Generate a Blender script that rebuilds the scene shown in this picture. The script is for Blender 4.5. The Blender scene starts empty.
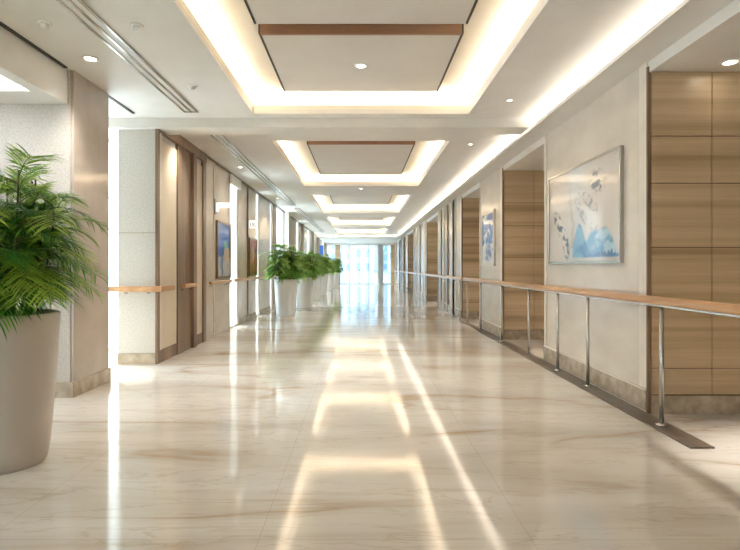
import bpy, bmesh, math, random
from mathutils import Vector, Matrix, noise
random.seed(11)
S = bpy.context.scene
COL = S.collection

# ------------------------------------------------------------ camera, sky, sun, exposure
EYE = 1.20
cam_data = bpy.data.cameras.new('camera'); cam = bpy.data.objects.new('camera', cam_data); COL.objects.link(cam)
cam.location = (0, 0, EYE); cam.rotation_euler = (math.pi/2, 0, 0)
cam_data.sensor_width = 36; cam_data.lens = 500/740*36
cam_data.shift_x = 9/740; cam_data.shift_y = -8/740
cam_data.clip_end = 600
S.camera = cam

SKY = 1.0
LED = 9.0
DOWN = 42.0
w = bpy.data.worlds.new('sky'); S.world = w; w.use_nodes = True
nt = w.node_tree; nt.nodes.clear()
out = nt.nodes.new('ShaderNodeOutputWorld'); bg = nt.nodes.new('ShaderNodeBackground')
tc = nt.nodes.new('ShaderNodeTexCoord'); sep = nt.nodes.new('ShaderNodeSeparateXYZ'); rp = nt.nodes.new('ShaderNodeValToRGB')
nt.links.new(tc.outputs['Generated'], sep.inputs[0]); nt.links.new(sep.outputs['Z'], rp.inputs['Fac'])
rp.color_ramp.elements[0].color = (0.90, 0.965, 1.0, 1); rp.color_ramp.elements[1].color = (0.66, 0.83, 1.0, 1)
nt.links.new(rp.outputs[0], bg.inputs['Color']); mr = nt.nodes.new('ShaderNodeMapRange'); nt.links.new(sep.outputs['Z'], mr.inputs[0])
for i_, v_ in ((1, 0.22), (2, 0.55), (3, 0.30*SKY), (4, 2.6*SKY)): mr.inputs[i_].default_value = v_
mx_ = nt.nodes.new('ShaderNodeMapRange'); nt.links.new(sep.outputs['X'], mx_.inputs[0])   # brighter sky towards the sun's side
for i_, v_ in ((1, -0.08), (2, -0.45), (3, 1.0), (4, 5.0)): mx_.inputs[i_].default_value = v_
mu_ = nt.nodes.new('ShaderNodeMath'); mu_.operation = 'MULTIPLY'; nt.links.new(mr.outputs[0], mu_.inputs[0]); nt.links.new(mx_.outputs[0], mu_.inputs[1])
nt.links.new(mu_.outputs[0], bg.inputs['Strength'])
nt.links.new(bg.outputs[0], out.inputs[0])

sd = bpy.data.lights.new('sun', 'SUN'); sd.energy = 3.5; sd.angle = math.radians(1.5); sd.color = (1.0, 0.90, 0.74)
sun = bpy.data.objects.new('sun', sd); COL.objects.link(sun)
sun.rotation_euler = Vector((0.80, -0.52, -0.62)).to_track_quat('-Z', 'Y').to_euler()

vs = S.view_settings
vs.view_transform = 'Standard'; vs.look = 'None'; vs.gamma = 1; vs.use_curve_mapping = False
vs.exposure = 1.36
S.cycles.max_bounces = 10; S.cycles.diffuse_bounces = 6; S.cycles.glossy_bounces = 4
S.cycles.sample_clamp_indirect = 6.0
S.cycles.caustics_reflective = False; S.cycles.caustics_refractive = False

# ------------------------------------------------------------ material helpers
def srgb(r, g, b):
    f = lambda c: (c/255/12.92) if c/255 <= 0.04045 else ((c/255+0.055)/1.055)**2.4
    return (f(r), f(g), f(b), 1)

class Mat:
    def __init__(s, name, color=(0.8, 0.8, 0.8, 1), rough=0.5, metal=0.0, ior=1.5):
        s.m = bpy.data.materials.new(name); s.m.use_nodes = True
        s.nt = s.m.node_tree; s.p = s.nt.nodes['Principled BSDF']
        s.p.inputs['Base Color'].default_value = color
        s.p.inputs['Roughness'].default_value = rough; s.p.inputs['Metallic'].default_value = metal
        s.p.inputs['IOR'].default_value = ior
    def n(s, t, **kw):
        x = s.nt.nodes.new(t)
        for k, v in kw.items(): setattr(x, k, v)
        return x
    def l(s, a, b): s.nt.links.new(a, b)
    def coords(s, scale=(1, 1, 1), rot=(0, 0, 0)):
        t = s.n('ShaderNodeTexCoord'); m = s.n('ShaderNodeMapping')
        m.inputs['Scale'].default_value = scale; m.inputs['Rotation'].default_value = rot
        s.l(t.outputs['Object'], m.inputs[0]); return m.outputs[0]
    def noise(s, vec, scale=1, detail=3, rough=0.5, dist=0):
        x = s.n('ShaderNodeTexNoise'); s.l(vec, x.inputs['Vector'])
        x.inputs['Scale'].default_value = scale; x.inputs['Detail'].default_value = detail
        x.inputs['Roughness'].default_value = rough; x.inputs['Distortion'].default_value = dist
        return x.outputs['Fac']
    def ramp(s, fac, stops):
        r = s.n('ShaderNodeValToRGB'); s.l(fac, r.inputs[0]); e = r.color_ramp.elements
        while len(e) < len(stops): e.new(0.5)
        for el, (p, c) in zip(e, stops): el.position = p; el.color = c
        return r.outputs[0]
    def mix(s, fac, a, b, mode='MIX'):
        x = s.n('ShaderNodeMix', data_type='RGBA', blend_type=mode)
        if isinstance(fac, (int, float)): x.inputs[0].default_value = fac
        else: s.l(fac, x.inputs[0])
        for i, v in ((6, a), (7, b)):
            if isinstance(v, tuple): x.inputs[i].default_value = v
            else: s.l(v, x.inputs[i])
        return x.outputs[2]
    def math(s, op, a, b=None, c=None):
        x = s.n('ShaderNodeMath', operation=op)
        for i, v in enumerate((a, b, c)):
            if v is None: continue
            if isinstance(v, (int, float)): x.inputs[i].default_value = v
            else: s.l(v, x.inputs[i])
        return x.outputs[0]
    def base(s, o): s.l(o, s.p.inputs['Base Color'])
    def bump(s, h, strength=0.2, dist=0.01):
        b = s.n('ShaderNodeBump'); b.inputs['Strength'].default_value = strength; b.inputs['Distance'].default_value = dist
        s.l(h, b.inputs['Height']); s.l(b.outputs[0], s.p.inputs['Normal'])

def speckled(name, a, b, scale, rough, detail=3, ior=1.5, bump=0.0, stretch=(1, 1, 1)):
    m = Mat(name, a, rough, ior=ior); v = m.coords(stretch)
    f = m.noise(v, scale, detail); m.base(m.ramp(f, [(0.35, a), (0.65, b)]))
    if bump: m.bump(f, bump, 0.003)
    return m.m

def wood(name, dark, mid, light, stretch, rough=0.4, coarse=1.0, fine=(0.88, 0.86, 0.83, 1)):
    m = Mat(name, mid, rough)
    v = m.coords(stretch)
    f1 = m.noise(v, 1.3*coarse, 2, 0.5)
    f2 = m.noise(v, 9.0*coarse, 5, 0.65, 0.3)
    c1 = m.ramp(f1, [(0.32, dark), (0.5, mid), (0.68, light)])
    c2 = m.ramp(f2, [(0.3, fine), (0.7, (1.06, 1.06, 1.06, 1))])
    m.base(m.mix(1.0, c1, c2, 'MULTIPLY'))
    m.p.inputs['Coat Weight'].default_value = 0.25; m.p.inputs['Coat Roughness'].default_value = 0.2
    return m.m

# floor: polished cream marble slabs, tan veins
def floor_mat():
    m = Mat('polished_cream_marble', srgb(222, 212, 198), 0.05, ior=1.9)
    v = m.coords((0.34, 1.35, 1), (0, 0, math.radians(-8)))
    cloud = m.noise(v, 0.8, 5, 0.55, 0.6)
    base = m.ramp(cloud, [(0.30, srgb(188, 179, 167)), (0.48, srgb(211, 205, 196)), (0.70, srgb(228, 224, 218))])
    r = m.noise(v, 0.75, 6, 0.5, 0.45)
    ridge = m.math('ABSOLUTE', m.math('SUBTRACT', r, 0.5))
    thin = m.ramp(ridge, [(0.0, (1, 1, 1, 1)), (0.014, (0.35, 0.35, 0.35, 1)), (0.045, (0, 0, 0, 1))])
    gate = m.ramp(m.noise(v, 0.9, 2), [(0.42, (0, 0, 0, 1)), (0.58, (1, 1, 1, 1))])
    veins = m.mix(1.0, thin, gate, 'MULTIPLY')
    c = m.mix(m.math('MULTIPLY', veins, 0.8), base, srgb(172, 146, 112))
    r2 = m.noise(m.coords((0.5, 2.6, 1), (0, 0, math.radians(-13))), 1.6, 5, 0.6, 1.4)
    rid2 = m.math('ABSOLUTE', m.math('SUBTRACT', r2, 0.52))
    thin2 = m.ramp(rid2, [(0.0, (1, 1, 1, 1)), (0.02, (0, 0, 0, 1))])
    c = m.mix(m.math('MULTIPLY', thin2, 0.32), c, srgb(166, 144, 116))
    # hairline slab joints
    t = m.n('ShaderNodeTexCoord'); sp = m.n('ShaderNodeSeparateXYZ'); m.l(t.outputs['Object'], sp.inputs[0])
    jx = m.math('ABSOLUTE', m.math('SUBTRACT', m.math('FRACT', m.math('DIVIDE', m.math('ADD', sp.outputs['X'], 60.45), 1.2)), 0.5))
    jy = m.math('ABSOLUTE', m.math('SUBTRACT', m.math('FRACT', m.math('DIVIDE', m.math('ADD', sp.outputs['Y'], 60.2), 2.4)), 0.5))
    j = m.math('MAXIMUM', m.math('GREATER_THAN', jx, 0.4985), m.math('GREATER_THAN', jy, 0.4992))
    c = m.mix(m.math('MULTIPLY', j, 0.35), c, srgb(140, 120, 98))
    m.base(c)
    rr = m.ramp(m.noise(v, 2.0, 3), [(0.3, (0.07,)*3+(1,)), (0.7, (0.10,)*3+(1,))])
    m.l(rr, m.p.inputs['Roughness'])
    return m.m
M = {}
M['floor'] = floor_mat()
M['ceiling'] = speckled('matt_white_ceiling_paint', srgb(226, 222, 216), srgb(230, 226, 220), 4, 0.55)
M['cove'] = speckled('warm_white_cove_paint', srgb(236, 228, 214), srgb(240, 233, 220), 4, 0.6)
M['panel_ceiling'] = speckled('pale_grey_ceiling_board', srgb(216, 209, 200), srgb(220, 213, 204), 3, 0.6)
M['fabric_wall'] = speckled('fine_grained_stone_wallcovering', srgb(192, 186, 178), srgb(208, 202, 194), 55, 0.7, 2, bump=0.15)
M['marble_wall'] = speckled('cream_stone_wall_slab', srgb(210, 201, 188), srgb(222, 213, 201), 2.2, 0.22, 6, stretch=(1, 1, 2.0))
M['marble_light'] = speckled('pale_stone_edging', srgb(218, 210, 198), srgb(226, 218, 207), 6, 0.3)
M['marble_base'] = speckled('brown_beige_stone_skirting', srgb(158, 142, 122), srgb(192, 176, 156), 9, 0.25, 6)
M['beige_polished'] = speckled('polished_beige_stone', srgb(184, 172, 160), srgb(196, 184, 172), 3, 0.12, 5)
M['cream_panel'] = speckled('cream_lacquered_panel', srgb(216, 202, 180), srgb(222, 209, 188), 2, 0.35)
M['oak_wall'] = wood('banded_oak_veneer', srgb(172, 146, 112), srgb(201, 174, 138), srgb(215, 190, 156), (0.12, 0.12, 6.0), 0.35, 1.0)
M['walnut'] = wood('brown_timber_trim', srgb(112, 88, 68), srgb(134, 108, 86), srgb(150, 124, 100), (5, 5, 0.6), 0.35, 1.0)
M['joint'] = Mat('dark_brown_panel_joint', srgb(116, 84, 54), 0.6).m
M['rail_wood'] = wood('honey_coloured_rail_timber', srgb(186, 138, 92), srgb(200, 152, 106), srgb(214, 170, 126), (6, 0.5, 6), 0.28, 1.0)
M['copper'] = wood('reddish_brown_edge_strip', srgb(140, 100, 74), srgb(158, 116, 88), srgb(170, 130, 102), (0.4, 4, 4), 0.4, 1.0)
M['steel'] = Mat('brushed_stainless_steel', srgb(190, 188, 184), 0.25, 1.0).m
M['dark_stone'] = speckled('dark_grey_brown_stone_strip', srgb(88, 78, 68), srgb(112, 100, 88), 14, 0.3)
M['dark'] = Mat('dark_shadow_gap_metal', srgb(70, 62, 54), 0.5).m
M['white_metal'] = speckled('white_powder_coated_metal', srgb(232, 230, 226), srgb(236, 234, 230), 5, 0.35)
M['grey_metal'] = speckled('grey_aluminium_profile', srgb(152, 154, 154), srgb(162, 164, 164), 5, 0.4)
M['light_metal'] = speckled('light_aluminium_profile', srgb(186, 192, 194), srgb(194, 200, 202), 5, 0.4)
M['pot'] = speckled('shade_darkened_planter_glaze', srgb(184, 175, 166), srgb(190, 181, 172), 2.0, 0.32, 3)  # white glaze darkened, putting the shade of the backlit pot into its colour
M['pot_cool'] = speckled('satin_cool_white_planter_glaze', srgb(226, 228, 230), srgb(232, 234, 236), 2.0, 0.3, 3)
M['soil'] = speckled('dark_potting_soil', srgb(40, 30, 22), srgb(72, 56, 42), 40, 0.9, 4, bump=0.5)
M['stem'] = speckled('green_brown_stem', srgb(78, 92, 44), srgb(110, 104, 60), 20, 0.5)
M['paving'] = speckled('pale_outdoor_paving', srgb(84, 104, 116), srgb(98, 118, 130), 0.3, 0.95, ior=1.15)
M['added_pale_ground'] = speckled('added_pale_ground_stone', srgb(206, 208, 208), srgb(220, 222, 222), 0.5, 0.7)

def emis(name, color, strength):
    m = Mat(name, color, 0.5); m.p.inputs['Emission Color'].default_value = color; m.p.inputs['Emission Strength'].default_value = strength
    return m.m
M['led'] = emis('warm_led_strip', (1.0, 0.93, 0.83, 1), LED)
M['led_soft'] = emis('warm_led_side_strip', (1.0, 0.93, 0.83, 1), LED*0.8)
M['lens'] = emis('warm_downlight_lens', (1.0, 0.92, 0.80, 1), 9.0)
M['skylight'] = emis('white_luminous_panel', (0.94, 0.97, 1.0, 1), 1.5)
M['sign_white'] = emis('backlit_white_sign_face', (1.0, 0.99, 0.96, 1), 0.35)
M['sign_blue'] = emis('backlit_blue_sign_face', (0.02, 0.08, 0.32, 1), 0.15)

def glass():
    m = bpy.data.materials.new('clear_window_glass'); m.use_nodes = True; nt = m.node_tree; nt.nodes.clear()
    o = nt.nodes.new('ShaderNodeOutputMaterial'); mx = nt.nodes.new('ShaderNodeMixShader'); t = nt.nodes.new('ShaderNodeBsdfTransparent')
    g = nt.nodes.new('ShaderNodeBsdfGlossy'); g.inputs['Roughness'].default_value = 0.02
    t.inputs['Color'].default_value = (0.93, 0.97, 0.98, 1)
    mx.inputs[0].default_value = 0.04; nt.links.new(t.outputs[0], mx.inputs[1]); nt.links.new(g.outputs[0], mx.inputs[2]); nt.links.new(mx.outputs[0], o.inputs[0])
    return m
M['glass'] = glass()

def leaf_mat(name, lo, mid, hi):
    m = Mat(name, mid, 0.42)
    a = m.n('ShaderNodeAttribute', attribute_name='tone')
    m.base(m.ramp(a.outputs['Fac'], [(0.0, lo), (0.5, mid), (1.0, hi)]))
    m.p.inputs['Transmission Weight'].default_value = 0.0
    tr = m.n('ShaderNodeBsdfTranslucent'); mx = m.n('ShaderNodeMixShader'); mx.inputs[0].default_value = 0.3
    c = m.ramp(a.outputs['Fac'], [(0.0, lo), (0.5, mid), (1.0, hi)]); m.l(c, tr.inputs[0])
    o = m.nt.nodes['Material Output']; m.l(m.p.outputs[0], mx.inputs[1]); m.l(tr.outputs[0], mx.inputs[2]); m.l(mx.outputs[0], o.inputs[0])
    return m.m
M['palm_leaf'] = leaf_mat('glossy_green_palm_leaf', srgb(26, 76, 24), srgb(72, 138, 44), srgb(176, 206, 88))
M['bush_leaf'] = leaf_mat('fresh_green_leaf', srgb(70, 126, 50), srgb(128, 184, 80), srgb(198, 224, 136))

def paint_mat(name):
    m = Mat(name, (1, 1, 1, 1), 0.35)
    a = m.n('ShaderNodeAttribute', attribute_name='paint'); m.base(a.outputs['Color'])
    m.p.inputs['Coat Weight'].default_value = 0.5; m.p.inputs['Coat Roughness'].default_value = 0.05
    return m.m
M['paint'] = paint_mat('painted_print')

# ------------------------------------------------------------ geometry helpers
class MB:
    def __init__(s): s.bm = bmesh.new()
    def box(s, x0, x1, y0, y1, z0, z1, mi=0):
        v = [s.bm.verts.new(p) for p in ((x0,y0,z0),(x1,y0,z0),(x1,y1,z0),(x0,y1,z0),(x0,y0,z1),(x1,y0,z1),(x1,y1,z1),(x0,y1,z1))]
        for f in ((0,3,2,1),(4,5,6,7),(0,1,5,4),(1,2,6,5),(2,3,7,6),(3,0,4,7)):
            fc = s.bm.faces.new([v[i] for i in f]); fc.material_index = mi
        return s
    def lathe(s, prof, n=32, cx=0, cy=0, mi=0, cap=True, smooth=True):
        rings = []
        for r, z in prof:
            rings.append([s.bm.verts.new((cx+r*math.cos(2*math.pi*k/n), cy+r*math.sin(2*math.pi*k/n), z)) for k in range(n)])
        for a, b in zip(rings, rings[1:]):
            for k in range(n):
                f = s.bm.faces.new((a[k], a[(k+1)%n], b[(k+1)%n], b[k])); f.smooth = smooth; f.material_index = mi
        if cap:
            s.bm.faces.new(list(reversed(rings[0]))).material_index = mi
            s.bm.faces.new(rings[-1]).material_index = mi
        return s
    def tube(s, pts, rad, n=8, mi=0):
        pts = [Vector(p) for p in pts]; rings = []
        for i, p in enumerate(pts):
            d = (pts[min(i+1, len(pts)-1)] - pts[max(i-1, 0)]).normalized()
            u = d.cross(Vector((0, 0, 1)) if abs(d.z) < 0.95 else Vector((1, 0, 0))).normalized(); v = d.cross(u)
            r = rad[i] if isinstance(rad, (list, tuple)) else rad
            rings.append([s.bm.verts.new(p + r*(math.cos(2*math.pi*k/n)*u + math.sin(2*math.pi*k/n)*v)) for k in range(n)])
        for a, b in zip(rings, rings[1:]):
            for k in range(n):
                f = s.bm.faces.new((a[k], a[(k+1)%n], b[(k+1)%n], b[k])); f.smooth = True; f.material_index = mi
        s.bm.faces.new(list(reversed(rings[0]))).material_index = mi; s.bm.faces.new(rings[-1]).material_index = mi
        return s
    def prism(s, prof, y0, y1, mi=0):          # closed (x,z) outline extruded along y
        a = [s.bm.verts.new((x, y0, z)) for x, z in prof]; b = [s.bm.verts.new((x, y1, z)) for x, z in prof]
        n = len(prof)
        for k in range(n):
            s.bm.faces.new((a[k], a[(k+1)%n], b[(k+1)%n], b[k])).material_index = mi
        s.bm.faces.new(a); s.bm.faces.new(list(reversed(b)))
        return s
    def build(s, name, mats, parent=None, loc=None, bevel=0, kind=None):
        bmesh.ops.recalc_face_normals(s.bm, faces=s.bm.faces)
        me = bpy.data.meshes.new(name); s.bm.to_mesh(me); s.bm.free()
        for m in (mats if isinstance(mats, (list, tuple)) else [mats]): me.materials.append(m)
        o = bpy.data.objects.new(name, me); COL.objects.link(o)
        if parent: o.parent = parent
        if loc: o.location = loc
        if kind: o['kind'] = kind
        if bevel:
            b = o.modifiers.new('bevel', 'BEVEL'); b.width = bevel; b.segments = 2; b.limit_method = 'ANGLE'
        return o
def tag(o, label, cat, group=None):
    o['label'] = label; o['category'] = cat
    if group: o['group'] = group
    return o
def thing(name, label, cat, loc=(0, 0, 0), group=None):
    o = bpy.data.objects.new(name, None); COL.objects.link(o); o.location = loc
    return tag(o, label, cat, group)
def struct(name, mb, mats, bevel=0, parent=None):
    return mb.build(name, mats, parent, bevel=bevel, kind='structure')
def copy_tree(o, parent=None):
    c = o.copy(); COL.objects.link(c); c.parent = parent
    for ch in o.children: copy_tree(ch, c)
    return c

# ------------------------------------------------------------ layout numbers (metres)
XL, XR = -2.54, 2.36          # corridor wall faces
ZC = 3.02                     # main ceiling
ZS = 2.885                    # right soffit
ZA = 2.80                     # alcove ceiling
ZU = 3.27                     # ceiling inside the coffers
END = 35.0
LIPX = 2.08

# ------------------------------------------------------------ ground, floor
struct('ground', MB().box(-160, 160, -60, 320, -0.6, -0.2), M['paving'])
struct('added_pale_ground', MB().box(-26, -6.45, -8, END, -0.19, -0.02).box(-6.45, -3.68, 5.3, END, -0.19, -0.02).box(-3.68, -2.75, 9.1, END, -0.19, -0.001), M['added_pale_ground'])  # pale slab added outside the left windows to brighten them and bounce light
struct('floor', MB().box(-6.4, 6.2, -4, 5.3, -0.2, 0.0).box(-3.66, 6.2, 5.3, 9.1, -0.2, 0.0).box(-2.74, 6.2, 9.1, END+0.3, -0.2, 0.0), M['floor'])

# ------------------------------------------------------------ ceiling with coffers
COFFERS = [(-0.4, 5.94), (7.22, 11.24), (12.7, 16.8), (18.3, 22.3), (23.7, 27.7)]
CX = 1.28
c = MB()
TH = 0.05
# side strips full length
c.box(-6.2, -CX, -4, END+0.3, ZC, ZC+TH)
c.box(CX, 2.02, -4, 28.6, ZC, ZC+TH)
c.box(2.02, XR+0.1, -4, 28.6, ZC+0.02, ZC+TH)
c.box(CX, 6.2, 28.9, END+0.3, ZC, ZC+TH)
ys = [-4]
for a, b in COFFERS: ys += [a, b]
ys.append(28.6)
for a, b in zip(ys[0::2], ys[1::2]): c.box(-CX, CX, a, b, ZC, ZC+TH)
c.box(-CX, CX, 28.9, END+0.3, ZC, ZC+TH)
c.box(-6.2, 6.2, -4, END+0.3, 3.5, 3.6)
struct('ceiling', c, M['ceiling'])
for i, (a, b) in enumerate(COFFERS):
    m = MB()
    t, g = 0.03, 0.17                      # lip thickness, trough depth
    m.box(-CX-t, -CX, a-t, b+t, ZC+TH, ZC+0.105); m.box(CX, CX+t, a-t, b+t, ZC+TH, ZC+0.105)
    m.box(-CX, CX, b, b+t, ZC+TH, ZC+0.105); m.box(-CX, CX, a-t, a, ZC+TH, ZC+0.105)
    X2 = CX+t+g; a2, b2 = a-t-g, b+t+g
    m.box(-X2, X2, a2, b2, ZU, ZU+0.03)
    m.box(-X2-0.02, -X2, a2, b2, ZC+TH, ZU+0.03); m.box(X2, X2+0.02, a2, b2, ZC+TH, ZU+0.03)
    m.box(-X2, X2, b2, b2+0.02, ZC+TH, ZU+0.03); m.box(-X2, X2, a2-0.02, a2, ZC+TH, ZU+0.03)
    struct('ceiling_coffer', m, M['cove'])
ORD = ['nearest', 'second', 'third', 'fourth', 'farthest']
for i, (a, b) in enumerate(COFFERS):
    t = thing('cove_light', f'warm light strip around the {ORD[i]} recessed ceiling coffer', 'light', (0, (a+b)/2, ZC+0.05), 'hidden strip lights of the ceiling coffers')
    h = (b-a)/2
    for x in (-CX-0.11, CX+0.11): MB().box(x-0.02, x+0.02, -h, h, 0.002, 0.022).build('light_strip', M['led'], t)
    for y in (h+0.11,): MB().box(-CX, CX, y-0.02, y+0.02, 0.002, 0.022).build('light_strip', M['led'], t)

# suspended boards inside the coffers
ZP = 3.19
def ceiling_panel(y0, y1, xw, label, front=True, back=False):
    t = thing('ceiling_panel', label, 'ceiling panel', (0, (y0+y1)/2, ZP), 'boards hung inside the ceiling coffers')
    h = (y1-y0)/2
    MB().box(-xw, xw, -h, h, 0, 0.045).build('board', M['panel_ceiling'], t)
    k = MB(); k.box(-xw-0.02, -xw-0.004, -h, h, -0.004, 0.075); k.box(xw+0.004, xw+0.02, -h, h, -0.004, 0.075)
    k.build('edge_strip', M['dark'], t)
    if front: MB().box(-xw, xw, -h-0.03, -h-0.003, -0.022, 0.06).build('edge_strip', M['copper'], t)
    if back: MB().box(-xw, xw, h+0.003, h+0.02, -0.012, 0.075).build('edge_strip', M['copper'], t)
    return t
ceiling_panel(-0.1, 4.09, 0.853, 'large pale board in the nearest coffer, in front of the copper strip', False)
ceiling_panel(4.25, 5.66, 0.853, 'pale board with copper brown strip and one downlight in the nearest coffer')
ceiling_panel(8.05, 10.7, 0.853, 'pale board with copper edge strips in the second ceiling coffer', True, True)
ceiling_panel(13.2, 15.8, 0.853, 'pale board with copper edge strips in the third ceiling coffer', True, True)
ceiling_panel(18.6, 21.2, 0.853, 'pale board with copper edge strip in the fourth ceiling coffer', True, True)
ceiling_panel(24.0, 26.6, 0.853, 'small distant board in the farthest ceiling coffer', True, True)

# downstand beam
struct('trim_1', MB().box(-3.7, LIPX-0.02, 6.10, 6.45, 2.905, ZC), M['ceiling'])

# right soffit: lip, trough, soffit board, fascia
m = MB()
m.box(LIPX, XR, -4, 28.9, ZS, ZS+0.02)
m.box(LIPX, LIPX+0.02, -4, 28.9, ZS+0.02, ZS+0.035)
m.box(-2.5, XR, 28.9, 29.15, ZS, ZC)                   # cross piece at far end
m.box(-2.5, LIPX, 28.55, 28.57, ZS+0.02, ZS+0.035); m.box(-2.5, XR, 28.55, 28.9, ZS, ZS+0.02)
m.box(-2.5, XR, 29.15, END, ZS, ZS+0.03)
struct('trim_2', m, M['ceiling'])
t = thing('cove_light', 'long warm light strip hidden behind the right ceiling ledge', 'light', (2.22, 12, ZS+0.02))
for k in range(4):
    y0 = -14+k*7.65; MB().box(-0.08, -0.02, y0, y0+7.6, 0.001, 0.014).build('light_strip', M['led_soft'], t)
t = thing('cove_light', 'warm light strip across the far end of the ceiling', 'light', (0, 28.75, ZS+0.02))
MB().box(-2.4, 2.0, -0.03, 0.03, 0.001, 0.014).build('light_strip', M['led'], t)

# left low ceiling near the camera with luminous panel
m = MB()
XF = -2.70
m.box(-6.2, -4.0, -4, 4.6, 2.70, 2.75); m.box(-2.80, XF, -4, 4.6, 2.70, 2.75)
m.box(-4.0, -2.80, 4.28, 4.6, 2.70, 2.75); m.box(-4.0, -2.80, -4, 2.4, 2.70, 2.75)
m.box(XF-0.03, XF, -4, 4.6, 2.75, ZC)
struct('ceiling_side', m, M['white_metal'])
struct('trim_3', MB().box(XF, XF+0.03, -4, 4.55, ZC-0.012, ZC).box(XF, XF+0.03, 4.75, 5.9, ZC-0.012, ZC), M['dark'])
t = thing('luminous_ceiling_panel', 'bright white luminous panel in the low ceiling at upper left', 'ceiling light', (-3.4, 3.34, 2.72))
MB().box(-0.6, 0.6, -0.94, 0.94, 0.0, 0.02).build('diffuser', M['skylight'], t)
k = MB(); k.box(-0.6, -0.58, -0.94, 0.94, -0.02, 0.0); k.box(0.58, 0.6, -0.94, 0.94, -0.02, 0.0); k.box(-0.58, 0.58, 0.92, 0.94, -0.02, 0.0); k.box(-0.58, 0.58, -0.94, -0.92, -0.02, 0.0)
k.build('frame', M['white_metal'], t)

# ------------------------------------------------------------ right side: stone wall blocks with oak returns
RSEG = [(4.11, 6.41), (8.31, 9.92), (11.68, 15.3), (17.9, 22.3), (25.1, 26.3), (27.5, 29.8), (31.2, END)]
XB = 5.2
JZ = [0.37, 0.87, 1.36, 1.885, 2.27]
def oak_wall(y, depth=True):
    # oak boards facing the camera at distance y, from the corner to XB, joints between boards
    m = MB()
    m.box(XR+0.014, XB, y-0.008, y, 0, ZA, 1)
    zs = [0.155] + JZ + [ZA]
    xs = [XR+0.014, 2.87, 3.39, 3.91, 4.43, XB]
    for x0, x1 in zip(xs, xs[1:]):
        for z0, z1 in zip(zs, zs[1:]):
            m.box(x0+0.004, x1-0.004, y-0.022, y-0.008, z0+0.004, z1-0.004, 0)
    struct('wall_panelling', m, [M['oak_wall'], M['joint']])
    m = MB(); m.box(XR+0.014, XB, y-0.034, y-0.008, 0, 0.15)
    struct('baseboard_right', m, M['marble_base'])
for i, (a, b) in enumerate(RSEG):
    m = MB()
    m.box(XR, XB, a, b, 0, ZS, 0)
    # thin raised panel mouldings and lighter edging on the corridor face
    m.box(XR-0.012, XR, a+0.0, a+0.11, 0.2, ZS, 1)
    m.box(XR-0.012, XR, b-0.06, b, 0.2, ZS, 1)
    struct('wall_right', m, [M['marble_wall'], M['marble_light']])
    m = MB(); m.box(XR-0.022, XR, a, b, 0.02, 0.185, 0); m.box(XR-0.026, XR, a, b, 0.185, 0.195, 1); m.box(XR-0.018, XR, a, b, 0, 0.02, 1)
    struct('baseboard_right', m, [M['marble_base'], M['marble_light']])
    # brown corner profile
    struct('trim_4', MB().box(XR-0.016, XR+0.014, a-0.018, a, 0, 2.84), M['walnut'])
    oak_wall(a)
# alcove side walls and ceilings
edges = [-4] + [v for s_ in RSEG for v in s_][:-1]
for a, b in zip(edges[0::2], edges[1::2]):
    if a == 26.3: continue
    struct('trim_13', MB().box(XR, XR+0.03, a, b, ZA-0.005, ZS+0.02), M['ceiling'])
    struct('wall_alcove', MB().box(XB-0.1, XB, a, b, 0, ZA), M['oak_wall'])
    struct('ceiling_alcove', MB().box(XR+0.03, XB, a, b, ZA, ZA+0.05), M['ceiling'])
# recessed border around the artwork zones of the first segment
# far segments: vertical chrome and timber strips
m = MB()
for x, wd, mi in ((456, 2.5, 1), (455.4, 1.8, 0), (448.5, 1.8, 0), (444.5, 1.2, 1), (442, 1.6, 0), (425.5, 1.6, 1), (420.5, 1.3, 0), (417, .8, 1), (415.5, 1.3, 0), (404, .9, 0), (402, 1.0, 0), (399.5, .8, 1), (396.5, 1.2, 0)):
    y0 = XR*500/(x-361); y1 = XR*500/(x-wd-361)
    m.box(XR-0.03, XR, y0, y1, 0.0, ZS, mi)
struct('trim_6', m, [M['walnut'], M['marble_light']])
# window between far segments on the right
def window(n, x0, x1, y0, y1, z0, z1, along, cols=1, rows=(), fw=0.05, name=None):
    # along='y': window in a plane x = const between x0,x1 (frame depth); along='x' likewise
    m = MB(); t_ = fw
    if along == 'y':
        m.box(x0, x1, y0, y0+t_, z0, z1); m.box(x0, x1, y1-t_, y1, z0, z1); m.box(x0, x1, y0+t_, y1-t_, z0, z0+t_); m.box(x0, x1, y0+t_, y1-t_, z1-t_, z1)
        for k in range(1, cols):
            yy = y0+(y1-y0)*k/cols; m.box(x0, x1, yy-t_/2, yy+t_/2, z0+t_, z1-t_)
        for r in rows: m.box(x0+0.01, x1-0.01, y0+t_, y1-t_, r-t_/2, r+t_/2)
        g = MB().box((x0+x1)/2-0.005, (x0+x1)/2+0.005, y0+t_, y1-t_, z0+t_, z1-t_)
    else:
        m.box(x0, x0+t_, y0, y1, z0, z1); m.box(x1-t_, x1, y0, y1, z0, z1); m.box(x0+t_, x1-t_, y0, y1, z0, z0+t_); m.box(x0+t_, x1-t_, y0, y1, z1-t_, z1)
        for k in range(1, cols):
            xx = x0+(x1-x0)*k/cols; m.box(xx-t_/2, xx+t_/2, y0, y1, z0+t_, z1-t_)
        for r in rows: m.box(x0+t_, x1-t_, y0+0.01, y1-0.01, r-t_/2, r+t_/2)
        g = MB().box(x0+t_, x1-t_, (y0+y1)/2-0.005, (y0+y1)/2+0.005, z0+t_, z1-t_)
    w_ = bpy.data.objects.new(f'window_{n}', None); COL.objects.link(w_); w_['kind'] = 'structure'
    m.build('window_frame', M['light_metal'] if n in (20, 21, 22) else M['white_metal'], w_); g.build('glass_pane', M['glass'], w_)
window(1, 2.9, 2.96, 26.3, 27.5, 0, ZA, 'y')
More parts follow.
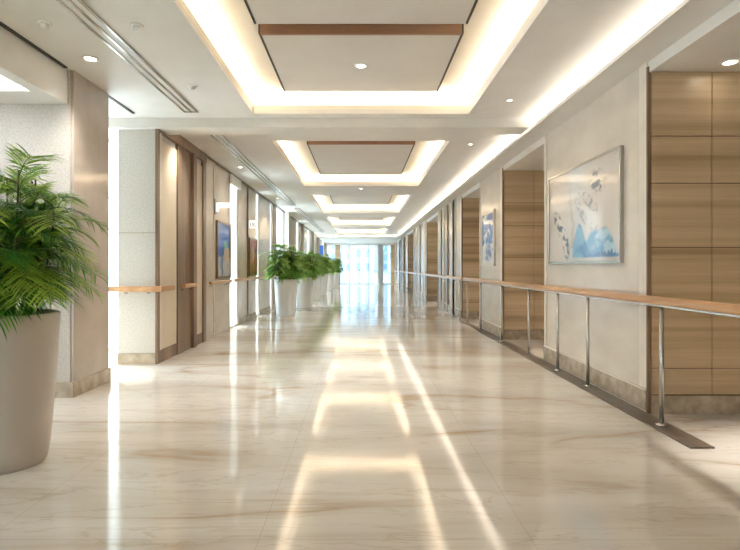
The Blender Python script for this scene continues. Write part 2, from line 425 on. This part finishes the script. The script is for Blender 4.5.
struct('ceiling_alcove', MB().box(XR+0.03, XB, 26.3, 27.5, ZA, ZA+0.05), M['ceiling'])

# ------------------------------------------------------------ left side
# column behind the big plant
struct('wall_left_column', MB().box(-6.2, -2.68, 4.6, 5.28, 0, ZC), M['fabric_wall'])
struct('trim_7', MB().box(-2.68, -2.655, 4.62, 5.26, 0.14, ZC), M['beige_polished'])
struct('baseboard_left', MB().box(-6.2, -2.64, 4.58, 4.6, 0, 0.14).box(-2.68, -2.64, 4.6, 5.28, 0, 0.14), M['marble_base'])
# daylight slot with window behind
window(2, -3.66, -3.60, 5.28, 9.0, 0, ZC, 'y', 3, (2.2,))
struct('wall_left_return', MB().box(-3.6, -2.97, 8.9, 9.0, 0, ZC), M['fabric_wall'])
# pier with lift surround
m = MB(); m.box(-3.01, XL, 6.20, 9.62, 0, ZC)
struct('wall_left', m, M['fabric_wall'])
m = MB(); m.box(-3.01, XL-0.0, 6.175, 6.20, 0, 0.13)
struct('baseboard_left', m, M['marble_base'])
struct('trim_8', MB().box(-3.01, XL, 6.192, 6.20, 1.62, 1.628), M['marble_base'])
# brown surround: posts, cornice, recessed bay
m = MB()
def ly(x): return -XL*500/(361-x)
for a, b, d in ((6.17, 6.24, 0.03), (6.84, 7.06, 0.035), (7.42, 7.56, 0.06), (7.94, 8.08, 0.04)):
    m.box(XL, XL+d, a, b, 0, 2.90)
m.box(XL, XL+0.05, 6.17, 8.08, 2.885, ZC)
m.box(XL, XL+0.02, 6.24, 8.0, 0, 0.16); m.box(XL, XL+0.02, 7.06, 7.42, 0.16, 2.9)
struct('trim_9', m, M['walnut'])
for n, (a, b) in enumerate(((6.33, 6.84), (7.56, 7.94))):
    d = bpy.data.objects.new(f'door_{n+1}', None); COL.objects.link(d); d['kind'] = 'structure'
    MB().box(XL, XL+0.016, a, b, 0.16, 2.80).build('door_leaf', M['cream_panel'], d)
struct('trim_10', MB().box(XL, XL+0.026, 6.24, 6.32, 0.16, 2.885), M['marble_light'])
# wall face facing of the following stretch
m = MB()
m.box(XL, XL+0.012, 8.08, 9.60, 0.0, ZC-0.03, 0); m.box(XL+0.012, XL+0.022, 8.55, 8.60, 0, ZC-0.03, 1)
struct('wall_left_cladding', m, [M['marble_wall'], M['marble_light']])
LSEG = [(10.33, 12.08), (12.45, 13.95), (14.27, 14.95), (16.45, 19.6), (20.3, 21.6), (22.4, 23.6), (24.6, 26.2), (27.4, 29.6), (31.0, 32.6), (34.0, END)]
for i, (a, b) in enumerate(LSEG):
    struct('wall_left', MB().box(XL-0.16, XL, a, b, 0, ZC), M['marble_wall'] if i not in (3,) else M['fabric_wall'])
    struct('baseboard_left', MB().box(XL, XL+0.015, a, b, 0, 0.12), M['marble_base'])
prev = 9.62
for i, (a, b) in enumerate(LSEG):
    window(3+i, XL-0.07, XL-0.02, prev, a, 0, ZC, 'y', 1, (), 0.035)
    prev = b
# pilasters and chrome strips
m = MB()
m.box(XL, XL+0.16, 16.45, 16.9, 0, ZC, 0); m.box(XL, XL+0.10, 21.2, 21.6, 0, ZC, 0); m.box(XL, XL+0.10, 26.0, 26.2, 0, ZC, 0); m.box(XL, XL+0.1, 29.3, 29.6, 0, ZC, 0)
struct('wall_left_pilaster', m, M['fabric_wall'])
m = MB()
for x, wd in ((247.2, .8), (273.5, 1.2), (275.2, .6)):
    m.box(XL, XL+0.02, ly(x), ly(x+wd), 0, ZC)
m.box(XL, XL+0.02, 9.60, 9.62, 0, ZC); m.box(XL, XL+0.04, 8.08, END, ZC-0.03, ZC)
struct('trim_11', m, M['walnut'])
struct('trim_16', MB().box(XL, XL+0.05, 9.62, 10.40, 2.80, ZC-0.03), M['white_metal'])

# ------------------------------------------------------------ far end wall
m = MB()
m.box(-3.2, -2.44, END, END+0.2, 0, 3.6); m.box(-1.78, -1.47, END, END+0.2, 0, 2.76); 
m.box(2.12, 6.2, END, END+0.2, 0, 2.76)
struct('wall_back', m, M['oak_wall'])
struct('trim_15', MB().box(1.20, 1.50, END-0.3, END+0.2, 0, 2.76), M['grey_metal'])
struct('trim_14', MB().box(-2.44, 6.2, END, END+0.2, 2.76, 3.6), M['ceiling'])
window(20, -1.47, 1.20, END, END+0.08, 0, 2.76, 'x', 4, (0.95,), 0.06)
window(21, -2.44, -1.78, END, END+0.08, 0, 2.76, 'x', 1, (), 0.06)
window(22, 1.50, 2.12, END, END+0.08, 0, 2.76, 'x', 1, (2.1,), 0.07)
# walls behind and beside the viewpoint
struct('wall_front', MB().box(-6.2, 6.2, -4.2, -4, 0, 3.6), M['marble_wall'])
struct('wall_left_outer', MB().box(-6.4, -6.2, -4, -3.4, 0, 3.6).box(-6.4, -6.2, 0.2, 4.6, 0, 3.6).box(-6.4, -6.2, -3.4, 0.2, 2.7, 3.6), M['fabric_wall'])
window(23, -6.36, -6.28, -3.4, 0.2, 0, 2.7, 'y', 2, (2.1,))
struct('wall_right_outer', MB().box(XB, XB+0.2, -4, END, ZA, 3.6), M['ceiling'])

# ------------------------------------------------------------ handrails
def rail_prof(w_, h, z):          # rounded rectangle outline centred on x = 0, top at z
    r = 0.022; pts = []
    for cx, cz, a0 in ((w_/2-r, z-r, 0), (-w_/2+r, z-r, 90), (-w_/2+r, z-h+r, 180), (w_/2-r, z-h+r, 270)):
        for k in range(5):
            a = math.radians(a0+22.5*k); pts.append((cx+r*math.cos(a), cz+r*math.sin(a)))
    return pts
def smooth_obj(o):
    for p in o.data.polygons: p.use_smooth = True
    return o
XH = 2.255
hr = thing('handrail', 'long wooden handrail on slim steel posts along the right wall', 'handrail', (XH, 0, 0))
MB().prism(rail_prof(0.085, 0.062, 0.975), -3.5, 10.85).build('rail', M['rail_wood'], hr)
MB().box(-0.022, 0.022, -3.5, 10.85, 0.901, 0.914).build('support_bar', M['steel'], hr)
def post(parent, y):
    p = MB().tube([(0, y, 0.022), (0, y, 0.901)], 0.0165, 14).build('post', M['steel'], parent)
    MB().lathe([(0.042, 0.012), (0.042, 0.020), (0.022, 0.026), (0.018, 0.03)], 20, 0, y).build('base_plate', M['steel'], p)
for y in (1.3, 2.5, 3.75, 4.97, 5.73, 6.72, 8.0, 9.4, 10.6): post(hr, y)
struct('trim_12', MB().box(2.175, 2.335, 3.30, 11.0, 0, 0.012), M['dark_stone'])
hr2 = thing('handrail', 'distant wooden handrail on short steel posts along the right far wall', 'handrail', (XH+0.0, 0, 0))
MB().prism(rail_prof(0.085, 0.062, 0.975), 11.05, 34.0).build('rail', M['rail_wood'], hr2)
MB().box(-0.022, 0.022, 11.05, 34.0, 0.901, 0.914).build('support_bar', M['steel'], hr2)
for y in (11.4, 14.6, 18.2, 22.0, 25.6, 29.0, 33.0):
    p = MB().tube([(0, y, 0.008), (0, y, 0.901)], 0.0165, 10).build('post', M['steel'], hr2)
    MB().lathe([(0.042, 0.0), (0.042, 0.006), (0.02, 0.012)], 16, 0, y).build('base_plate', M['steel'], p)
# left rails, fixed to the walls by brackets
def wall_rail(y0, y1, label, group='short wooden handrails on the left wall'):
    t = thing('handrail', label, 'handrail', (XL+0.09, 0, 0), group)
    MB().prism(rail_prof(0.05, 0.055, 0.965), y0, y1).build('rail', M['rail_wood'], t)
    for y in (y0+0.12*(y1-y0), y1-0.12*(y1-y0)):
        MB().tube([(-0.09, y, 0.88), (-0.03, y, 0.88), (0, y, 0.915)], 0.009, 8).build('bracket', M['steel'], t)
t = thing('handrail', 'wooden handrail crossing the stone pier beside the lift surround', 'handrail', (XL, 6.11, 0), 'short wooden handrails on the left wall')
k = MB()
k.prism(rail_prof(0.05, 0.07, 0.965), -0.0, 0.42)
for v in k.bm.verts: v.co.x += 0.09
o = k.build('rail', M['rail_wood'], t)
k = MB().prism(rail_prof(0.05, 0.07, 0.965), -0.60, 0.115)
for v in k.bm.verts: v.co = Vector((v.co.y, v.co.x, v.co.z))
k.build('rail', M['rail_wood'], t)
for x in (-0.36, -0.08): MB().tube([(x, 0.09, 0.88), (x, 0.03, 0.88), (x, 0, 0.915)], 0.009, 8).build('bracket', M['steel'], t)
wall_rail(6.92, 7.40, 'short wooden handrail across the brown bay of the lift surround')
wall_rail(8.14, 9.4, 'wooden handrail below the blue picture on the left wall')
wall_rail(9.75, 11.9, 'wooden handrail below the red picture on the left wall')
wall_rail(12.3, 14.9, 'wooden handrail on the left wall behind the nearest white planter')

# ------------------------------------------------------------ pictures
def fbm(x, y, s, seed=0): return noise.fractal(Vector((x*s, y*s, seed*7.3)), 1.0, 2.0, 4)
def lerp(a, b, t): return tuple(a[i]+(b[i]-a[i])*t for i in range(3))
def sm(e0, e1, x):
    t = max(0, min(1, (x-e0)/(e1-e0))); return t*t*(3-2*t)
def L(r, g, b): return srgb(r, g, b)[:3]
def p_mountain(u, v):       # u 0 = left in the photo, v 0 = bottom
    c = lerp(L(204, 196, 188), L(192, 198, 202), sm(0.3, -0.1, abs(u-0.45)+0.1*fbm(u, v, 4)))
    n = fbm(u, v, 3.0, 1)
    # pale tree trunk
    cx = 0.36+0.10*math.sin(v*5)*0.4+0.10*max(0, v-0.45)
    d = abs(u-cx-0.03*fbm(u, v, 9, 2))
    if v > 0.15: c = lerp(c, L(176, 164, 150), 0.8*sm(0.035, 0.0, d)*sm(0.95, 0.5, v))
    # dark foliage scribbles
    for (a, b, ra, rb, rot, s) in ((0.18, 0.42, 0.07, 0.20, -0.5, 1.0), (0.29, 0.18, 0.055, 0.17, -0.15, 1.0), (0.74, 0.78, 0.11, 0.13, -0.4, 0.75), (0.62, 0.62, 0.05, 0.22, -0.75, 0.5), (0.52, 0.52, 0.04, 0.2, -0.5, 0.4), (0.70, 0.34, 0.06, 0.06, 0, 0.3)):
        du, dv = u-a, v-b; x = du*math.cos(rot)-dv*math.sin(rot); y = du*math.sin(rot)+dv*math.cos(rot)
        r = math.hypot(x/ra, y/rb)
        if r < 1.2:
            k = sm(1.2, 0.5, r)*sm(0.0, 0.25, fbm(u, v, 22, 5)+0.08)
            c = lerp(c, L(58, 78, 102), min(1, 1.2*k*s))
    # blue mountains
    h1 = 0.36*math.exp(-((u-0.50)/0.075)**2*0.55)-0.0
    h2 = 0.27*math.exp(-((u-0.68)/0.13)**2)+0.24*math.exp(-((u-0.86)/0.10)**2)
    base_ = 0.045
    hi = base_+h2+0.02*fbm(u, 0, 14, 3)
    if u > 0.36 and v > base_*0.6:
        a2 = sm(hi+0.015, hi-0.05, v)*sm(base_*0.6, base_*1.3, v)*sm(0.40, 0.5, u)
        streak = fbm(u+0.5*v, v*1.5-u*0.9, 7, 4)
        k = lerp(L(176, 206, 220), L(84, 148, 190), sm(-0.25, 0.35, streak+0.5*(hi-v)))
        c = lerp(c, k, 0.95*a2)
    hi1 = base_+h1+0.012*fbm(u, 0, 20, 6)
    a1 = sm(hi1+0.01, hi1-0.02, v)*sm(base_*0.6, base_*1.3, v)*sm(0.385, 0.41, u)*sm(0.66, 0.60, u)
    c = lerp(c, lerp(L(112, 168, 200), L(66, 128, 176), sm(-0.2, 0.3, fbm(u, v, 5, 12)-0.6*(v-0.2))), a1)
    ridge = 0.06+0.10*abs(fbm(u, 0, 13, 9))
    if u > 0.52: c = lerp(c, L(44, 100, 156), sm(ridge+0.012, ridge-0.01, v)*sm(0.03, 0.05, v)*0.9*sm(0.52, 0.6, u))
    return c
def p_blue_abstract(u, v):
    n = fbm(u*1.5, v*3, 2.2, 8); n2 = fbm(u*2, v*2, 5, 3)
    c = lerp(L(28, 104, 184), L(220, 228, 232), sm(-0.12, 0.42, n+0.4*(0.4-v)))
    c = lerp(c, L(24, 60, 118), sm(0.25, 0.02, abs(u-0.55+0.1*n2))*sm(0.45, 0.3, v)*0.6*sm(.05, .2, v))
    return lerp(c, L(240, 240, 238), sm(0.12, 0.0, v))
def p_blue_picture(u, v):
    n = fbm(u, v, 4, 2)
    c = lerp(L(24, 84, 190), L(44, 120, 220), v)
    if v < 0.36+0.05*n: c = lerp(L(206, 208, 214), L(150, 170, 200), sm(-0.2, 0.3, n))
    d = math.hypot((u-0.72)/0.22, (v-0.42)/0.17)
    if d < 1: c = lerp(L(232, 190, 168), L(222, 206, 176), u)
    if math.hypot((u-0.66)/0.16, (v-0.60)/0.07) < 1: c = L(126, 196, 190)
    if abs(u-0.35) < 0.04 and v < 0.5: c = L(48, 84, 150)
    return c
def p_red_picture(u, v):
    n = fbm(u*2, v, 3.5, 4)
    c = lerp(L(120, 24, 14), L(226, 84, 40), sm(-0.35, 0.3, n))
    c = lerp(c, L(232, 168, 116), sm(0.22, 0.0, math.hypot((u-.5)/1.0, (v-0.5)/1.8)))
    return lerp(c, L(60, 16, 14), sm(0.2, 0.0, v)*0.7)
def picture(label, side, y0, y1, z0, z1, fn, frame_mat, fwid, depth=0.035, nu=110, nv=90):
    # side +1: right wall (faces -x), -1: left wall (faces +x)
    xw = XR if side > 0 else XL+0.012
    t = thing('framed_picture', label, 'picture', (xw, (y0+y1)/2, z0))
    W, H = y1-y0, z1-z0
    sg = -side
    m = MB()
    def bb(a, b, c_, d, d0, d1):
        x0, x1 = sorted((sg*d0, sg*d1)); m.box(x0, x1, a, b, c_, d)
    bb(-W/2, -W/2+fwid, 0, H, 0, depth); bb(W/2-fwid, W/2, 0, H, 0, depth)
    bb(-W/2+fwid, W/2-fwid, 0, fwid, 0, depth); bb(-W/2+fwid, W/2-fwid, H-fwid, H, 0, depth)
    m.build('frame', frame_mat, t)
    bm = bmesh.new(); cl = bm.verts.layers.float_color.new('paint')
    w_, h = W/2-fwid, H-2*fwid; g = []
    for j in range(nv+1):
        row = []
        for i in range(nu+1):
            yy = -w_+2*w_*i/nu; zz = fwid+h*j/nv
            v = bm.verts.new((sg*(depth-0.012), yy, zz))
            u = (1-i/nu) if side > 0 else i/nu
            c_ = fn(u, j/nv); v[cl] = (*c_, 1); row.append(v)
        g.append(row)
    for j in range(nv):
        for i in range(nu): bm.faces.new((g[j][i], g[j][i+1], g[j+1][i+1], g[j+1][i]))
    me = bpy.data.meshes.new('print'); bm.to_mesh(me); bm.free(); me.materials.append(M['paint'])
    o = bpy.data.objects.new('painted_print', me); COL.objects.link(o); o.parent = t
    return t
picture('large framed painting of blue mountains and a pale tree on the right wall', 1, 4.49, 6.21, 1.235, 2.295, p_mountain, M['steel'], 0.022)
picture('tall narrow framed abstract blue and white painting on the right wall', 1, 8.77, 9.67, 1.22, 2.22, p_blue_abstract, M['marble_light'], 0.05, nu=50, nv=60)
picture('blue picture in a brown frame on the left wall, below the plain white sign', -1, 8.70, 9.58, 1.0, 2.02, p_blue_picture, M['walnut'], 0.035, nu=50, nv=60)
picture('reddish brown picture in a dark frame on the left wall', -1, 11.25, 12.03, 1.0, 1.86, p_red_picture, M['walnut'], 0.035, nu=40, nv=50)

# ------------------------------------------------------------ signs
t = thing('wall_sign', 'plain white glowing sign projecting above the blue picture', 'sign', (XL+0.022, 8.62, 2.27))
MB().box(0, 0.02, -0.05, 0.05, -0.16, 0.10).build('mounting_plate', M['grey_metal'], t)
MB().box(0.02, 0.27, -0.015, 0.015, -0.05, 0.04).box(0.02, 0.07, -0.015, 0.015, -0.12, -0.05).build('sign_face', M['sign_white'], t, bevel=0.004)
t = thing('wall_sign', 'white sign with dark marks projecting above the reddish picture', 'sign', (XL+0.022, 11.15, 2.14))
MB().box(0, 0.02, -0.05, 0.05, -0.08, 0.10).build('mounting_plate', M['grey_metal'], t)
MB().box(0.0201, 0.20, -0.02, 0.02, -0.08, 0.10).build('sign_face', M['sign_white'], t, bevel=0.015)
k = MB()
for x0, x1, z0, z1 in ((0.045, 0.06, -0.03, 0.05), (0.06, 0.075, -0.045, -0.02), (0.09, 0.10, -0.045, 0.03), (0.10, 0.125, 0.02, 0.035), (0.12, 0.13, -0.045, 0.03), (0.10, 0.12, -0.01, 0.0), (0.15, 0.165, -0.045, 0.05), (0.165, 0.18, -0.045, -0.03)):
    k.box(x0, x1, -0.024, -0.0202, z0, z1)
k.build('lettering', M['dark'], t)
t = thing('wall_sign', 'small dark blue hanging sign on the left wall far down the corridor', 'sign', (XL, 30.2, 2.0))
MB().box(0, 0.26, -0.02, 0.02, 0.5, 0.53).build('bracket', M['grey_metal'], t)
MB().box(0.02, 0.26, -0.03, 0.03, -0.1, 0.5).build('sign_face', M['sign_blue'], t, bevel=0.01)

# ------------------------------------------------------------ ceiling fittings
def spot(parent, energy, angle=48, blend=1.0, loc=(0, 0, -0.02), size=0.05):
    ld = bpy.data.lights.new('lamp', 'SPOT'); ld.energy = energy; ld.spot_size = math.radians(angle); ld.spot_blend = blend
    ld.color = (1.0, 0.94, 0.86); ld.shadow_soft_size = size
    o = bpy.data.objects.new('lamp', ld); COL.objects.link(o); o.parent = parent; o.location = loc
    if angle < 60: o.rotation_euler[0] = math.radians(-22)
def downlight(x, y, z, label, r=0.06, energy=DOWN, group='round recessed downlights'):
    t = thing('downlight', label, 'downlight', (x, y, z), group)
    MB().lathe([(r*0.8, -0.001), (r, -0.012), (r*1.22, -0.010), (r*1.25, 0.0)], 28, cap=False).build('trim_ring', M['white_metal'], t)
    MB().lathe([(r*0.8, -0.004), (r*0.8, 0.0)], 24).build('lens', M['lens'], t)
    if energy: spot(t, energy, 48 if z < 2.9 else 110)
def sprinkler(x, y, z, label):
    t = thing('ceiling_sensor', label, 'sensor', (x, y, z), 'small round ceiling fittings')
    MB().lathe([(0.016, -0.04), (0.024, -0.036), (0.026, -0.016), (0.03, -0.008)], 24).build('body', M['white_metal'], t)
    MB().lathe([(0.042, -0.008), (0.048, -0.004), (0.048, 0.0)], 28).build('base_plate', M['white_metal'], t)
downlight(0, 4.94, ZP, 'downlight in the board of the nearest coffer', 0.05)
downlight(0, 6.75, ZC, 'downlight in the ceiling between the first two coffers', 0.045)
downlight(-2.36, 4.36, ZC, 'downlight in the left ceiling near the stone column', 0.055)
downlight(-2.30, 6.78, ZC, 'downlight close to the lift surround, grazing its cream panel', 0.045, DOWN*0.8)
downlight(2.88, 3.9, ZA, 'downlight in front of the nearest oak wall on the right', 0.055, DOWN*5.0)
downlight(3.05, 8.0-0.35, ZA, 'downlight in the alcove behind the mountain painting', 0.05, DOWN*3.5)
downlight(2.8, 11.2, ZA, 'downlight in the alcove behind the narrow blue painting', 0.05, DOWN*3.5)
downlight(2.8, 17.2, ZA, 'downlight in the fourth alcove along the right wall', 0.05, DOWN*3.5)
downlight(1.62, 7.4, ZC, 'downlight in the ceiling right of the second coffer', 0.03, DOWN*0.5)
downlight(1.62, 5.45, ZC, 'downlight in the ceiling right of the nearest coffer', 0.03, DOWN*0.5)
for y, nm in ((11.6, 'second and third'), (17.0, 'third and fourth'), (22.4, 'fourth and farthest')):
    downlight(0, y, ZC, f'downlight in the ceiling between the {nm} coffers', 0.045)
downlight(-2.2, 9.1, ZC, 'extra downlight added in the left ceiling above the blue picture', 0.045, DOWN*0.25)  # this lamp and the next are added to light the left side
downlight(-2.2, 13.2, ZC, 'extra downlight added in the left ceiling past the red picture', 0.045, DOWN*0.25)
sprinkler(-2.36, 3.73, ZC, 'round white sensor at upper left, nearest the low ceiling')
sprinkler(-1.69, 3.77, ZC, 'round white sensor between the slot diffuser and nearest coffer')
sprinkler(-1.69, 5.02, ZC, 'round white sensor just in front of the ceiling beam')
sprinkler(-1.44, 6.6, ZC, 'round white sensor just behind the ceiling beam')

def slot_diffuser(y0, y1, label):
    t = thing('slot_diffuser', label, 'air diffuser', (-1.985, (y0+y1)/2, ZC), 'long ceiling slot diffusers')
    h = (y1-y0)/2
    k = MB()
    for x in (-0.085, -0.012, 0.061): k.box(x, x+0.024, -h, h, -0.014, 0.0)
    k.box(-0.061, 0.061, -h, -h+0.02, -0.014, 0); k.box(-0.061, 0.061, h-0.02, h, -0.014, 0)
    k.build('frame', M['steel'], t, bevel=0.003)
    k = MB(); k.box(-0.061, -0.012, -h+0.02, h-0.02, -0.005, 0.0); k.box(0.012, 0.061, -h+0.02, h-0.02, -0.005, 0.0)
    k.build('vane', M['white_metal'], t)
slot_diffuser(0.8, 5.85, 'long shiny slot diffuser in the ceiling nearest the viewer')
slot_diffuser(6.75, 14.6, 'long shiny slot diffuser in the ceiling behind the beam')
slot_diffuser(15.4, 26.0, 'thin distant slot diffuser at the far left of the ceiling')

# ------------------------------------------------------------ planters
def pot(parent, r0, r1, h, mat):
    prof = [(r0*0.96, 0.0), (r0, 0.012)]
    for k in range(1, 11):
        f = k/10; prof.append((r0+(r1-r0)*(f**0.72), 0.012+(h-0.024)*f))
    prof += [(r1-0.003, h-0.003), (r1-0.012, h), (r1-0.026, h-0.003), (r1-0.03, h-0.02), (r1-0.034, h-0.09)]
    MB().lathe(prof, 56).build('pot', mat, parent)
    MB().lathe([(r1-0.05, h-0.12), (r1-0.034, h-0.045), (r1*0.5, h-0.03), (0.02, h-0.028)], 32).build('soil', M['soil'], parent)

def foliage(parent, seed, z0, stems, frond_fn, mat, name='foliage', r_stem=0.008):
    rnd = random.Random(seed)
    bm = bmesh.new(); tone = bm.verts.layers.float.new('tone'); sb = MB()
    def leaflet(p, d, up, ln, wd, t0, droop):
        side = d.cross(up).normalized(); prev_ = None; n = 4
        for k in range(n+1):
            f = k/n
            q = p + d*ln*f - Vector((0, 0, 1))*droop*ln*f*f
            w_ = wd*(math.sin(math.pi*min(1, 0.12+0.88*f))**0.7 if f < 1 else 0.03)
            a = bm.verts.new(q-side*w_); b = bm.verts.new(q+side*w_); a[tone] = b[tone] = min(1, max(0, t0+0.12*f))
            if prev_:
                fc = bm.faces.new((prev_[0], prev_[1], b, a)); fc.smooth = True
            prev_ = (a, b)
    frond_fn(rnd, leaflet, sb)
    sb.build('stem', M['stem'], parent)
    me = bpy.data.meshes.new(name); bm.to_mesh(me); bm.free(); me.materials.append(mat)
    o = bpy.data.objects.new(name, me); COL.objects.link(o); o.parent = parent
    return o

def palm_fronds(z0, top, spread, nst, per, leaf, wd, nleaf, core=0.12):
    def fn(rnd, leaflet, sb):
        for s_ in range(nst):
            a = rnd.uniform(0, 2*math.pi); r = rnd.uniform(0.02, core)
            base = Vector((r*math.cos(a), r*math.sin(a), z0-0.03))
            ht = top*rnd.uniform(0.45, 1.0); lean = Vector((math.cos(a), math.sin(a), 0))*rnd.uniform(0.02, 0.16)*ht
            tip = base+Vector((0, 0, ht*0.72))+lean
            sb.tube([base, base.lerp(tip, 0.5)+Vector((0.01, 0, 0)), tip], [0.009, 0.007, 0.005], 6)
            for f_ in range(per):
                t = rnd.uniform(0.25, 1.0); st = base.lerp(tip, t)
                az = rnd.uniform(0, 2*math.pi); el = math.radians(rnd.uniform(15, 70) if t > 0.6 else rnd.uniform(-5, 45))
                ln = spread*rnd.uniform(0.65, 1.05)
                d0 = Vector((math.cos(az)*math.cos(el), math.sin(az)*math.cos(el), math.sin(el)))
                pts = []; tot = 9
                for k in range(tot):
                    f = k/(tot-1); pts.append(st+d0*ln*f-Vector((0, 0, 1))*ln*0.55*f*f)
                sb.tube(pts, [0.0035*(1-0.7*k/(tot-1)) for k in range(tot)], 4)
                tn = rnd.uniform(0.15, 0.95)+0.25*(t-0.5)
                for q in range(nleaf):
                    f = 0.22+0.78*(q+0.5)/nleaf
                    p = st+d0*ln*f-Vector((0, 0, 1))*ln*0.55*f*f
                    tg = (d0-Vector((0, 0, 1))*1.1*f).normalized()
                    side = tg.cross(Vector((0, 0, 1)))
                    if side.length < 0.05: continue
                    side.normalize(); up = side.cross(tg)
                    L_ = leaf*(0.55+0.6*math.sin(math.pi*min(1, f*0.95)))*rnd.uniform(0.85, 1.1)
                    for sg in (-1, 1):
                        d = (tg*0.75+side*sg*0.8+up*rnd.uniform(0.0, 0.3)).normalized()
                        leaflet(p, d, up, L_, wd, tn+rnd.uniform(-0.12, 0.18), rnd.uniform(0.15, 0.5))
    return fn
big = thing('potted_palm', 'large potted palm with arching fronds in a white planter at left', 'potted plant', (-2.185, 3.07, 0))
pot(big, 0.225, 0.293, 0.92, M['pot'])
foliage(big, 5, 0.92, None, palm_fronds(0.92, 1.24, 0.40, 28, 10, 0.175, 0.0046, 15, 0.17), M['palm_leaf'])

def small_plant(x, y, seed, label, scale=1.0, src=None):
    t = thing('potted_plant', label, 'potted plant', (x, y, 0), 'row of leafy planters along the left wall')
    pot(t, 0.225, 0.285, 0.90, M['pot_cool'])
    foliage(t, seed, 0.90, None, palm_fronds(0.90, 1.08*scale, 0.38*scale, 30, 9, 0.12, 0.0115, 9, 0.22), M['bush_leaf'])
    return t
p1 = small_plant(-1.86, 12.35, 21, 'nearest of the row of leafy plants in white planters')
p2 = small_plant(-1.69, 14.8, 22, 'leafy plant directly behind the nearest planter of the row', 0.95)
p3 = small_plant(-1.74, 18.4, 23, 'third leafy plant of the planter row from the front', 1.0)
for src, x, y, rz, lab in ((p1, -1.70, 21.4, 2.0, 'fourth leafy plant of the planter row from the front'),
                           (p2, -1.62, 24.6, 3.1, 'fifth leafy plant of the planter row, second from its far end'),
                           (p3, -1.50, 29.0, 1.3, 'farthest leafy plant of the row, near the end window')):
    c_ = copy_tree(src); c_.location = (x, y, 0); c_.rotation_euler[2] = rz; c_['label'] = lab

# ------------------------------------------------------------ pale towers outside the end window
def tower_mat():
    m = Mat('pale_blue_grey_facade', srgb(190, 204, 212), 0.7); v = m.coords()
    b = m.n('ShaderNodeTexBrick'); b.offset = 0; b.inputs['Scale'].default_value = 1.0
    b.inputs['Color1'].default_value = srgb(112, 146, 164); b.inputs['Color2'].default_value = srgb(124, 156, 174); b.inputs['Mortar'].default_value = srgb(172, 180, 186)
    b.inputs['Brick Width'].default_value = 2.2; b.inputs['Row Height'].default_value = 3.0; b.inputs['Mortar Size'].default_value = 0.6
    mp = m.coords((1, 1, 1), (math.pi/2, 0, 0)); m.l(mp, b.inputs['Vector']); m.base(b.outputs[0]); return m.m
M['tower'] = tower_mat()
for x, y, wd, h, lab in ((-7, 150, 12, 34, 'pale tower block seen through the left of the end window'),
                         (5, 175, 10, 26, 'pale tower block seen through the middle of the end window'),
                         (0.5, 120, 5, 9, 'low pale building seen through the end window'),
                         (14, 160, 10, 40, 'tall pale tower seen at the right of the end window')):
    t = thing('tower_block', lab, 'building', (x, y, -0.2), 'pale buildings outside the end window')
    MB().box(-wd/2, wd/2, -5, 5, 0, h).build('facade', M['tower'], t)
    MB().box(-wd/2-0.4, wd/2+0.4, -5.4, 5.4, h, h+0.8).box(-1.5, 1.5, -1.5, 1.5, h+0.8, h+3.2).build('roof', M['paving'], t)
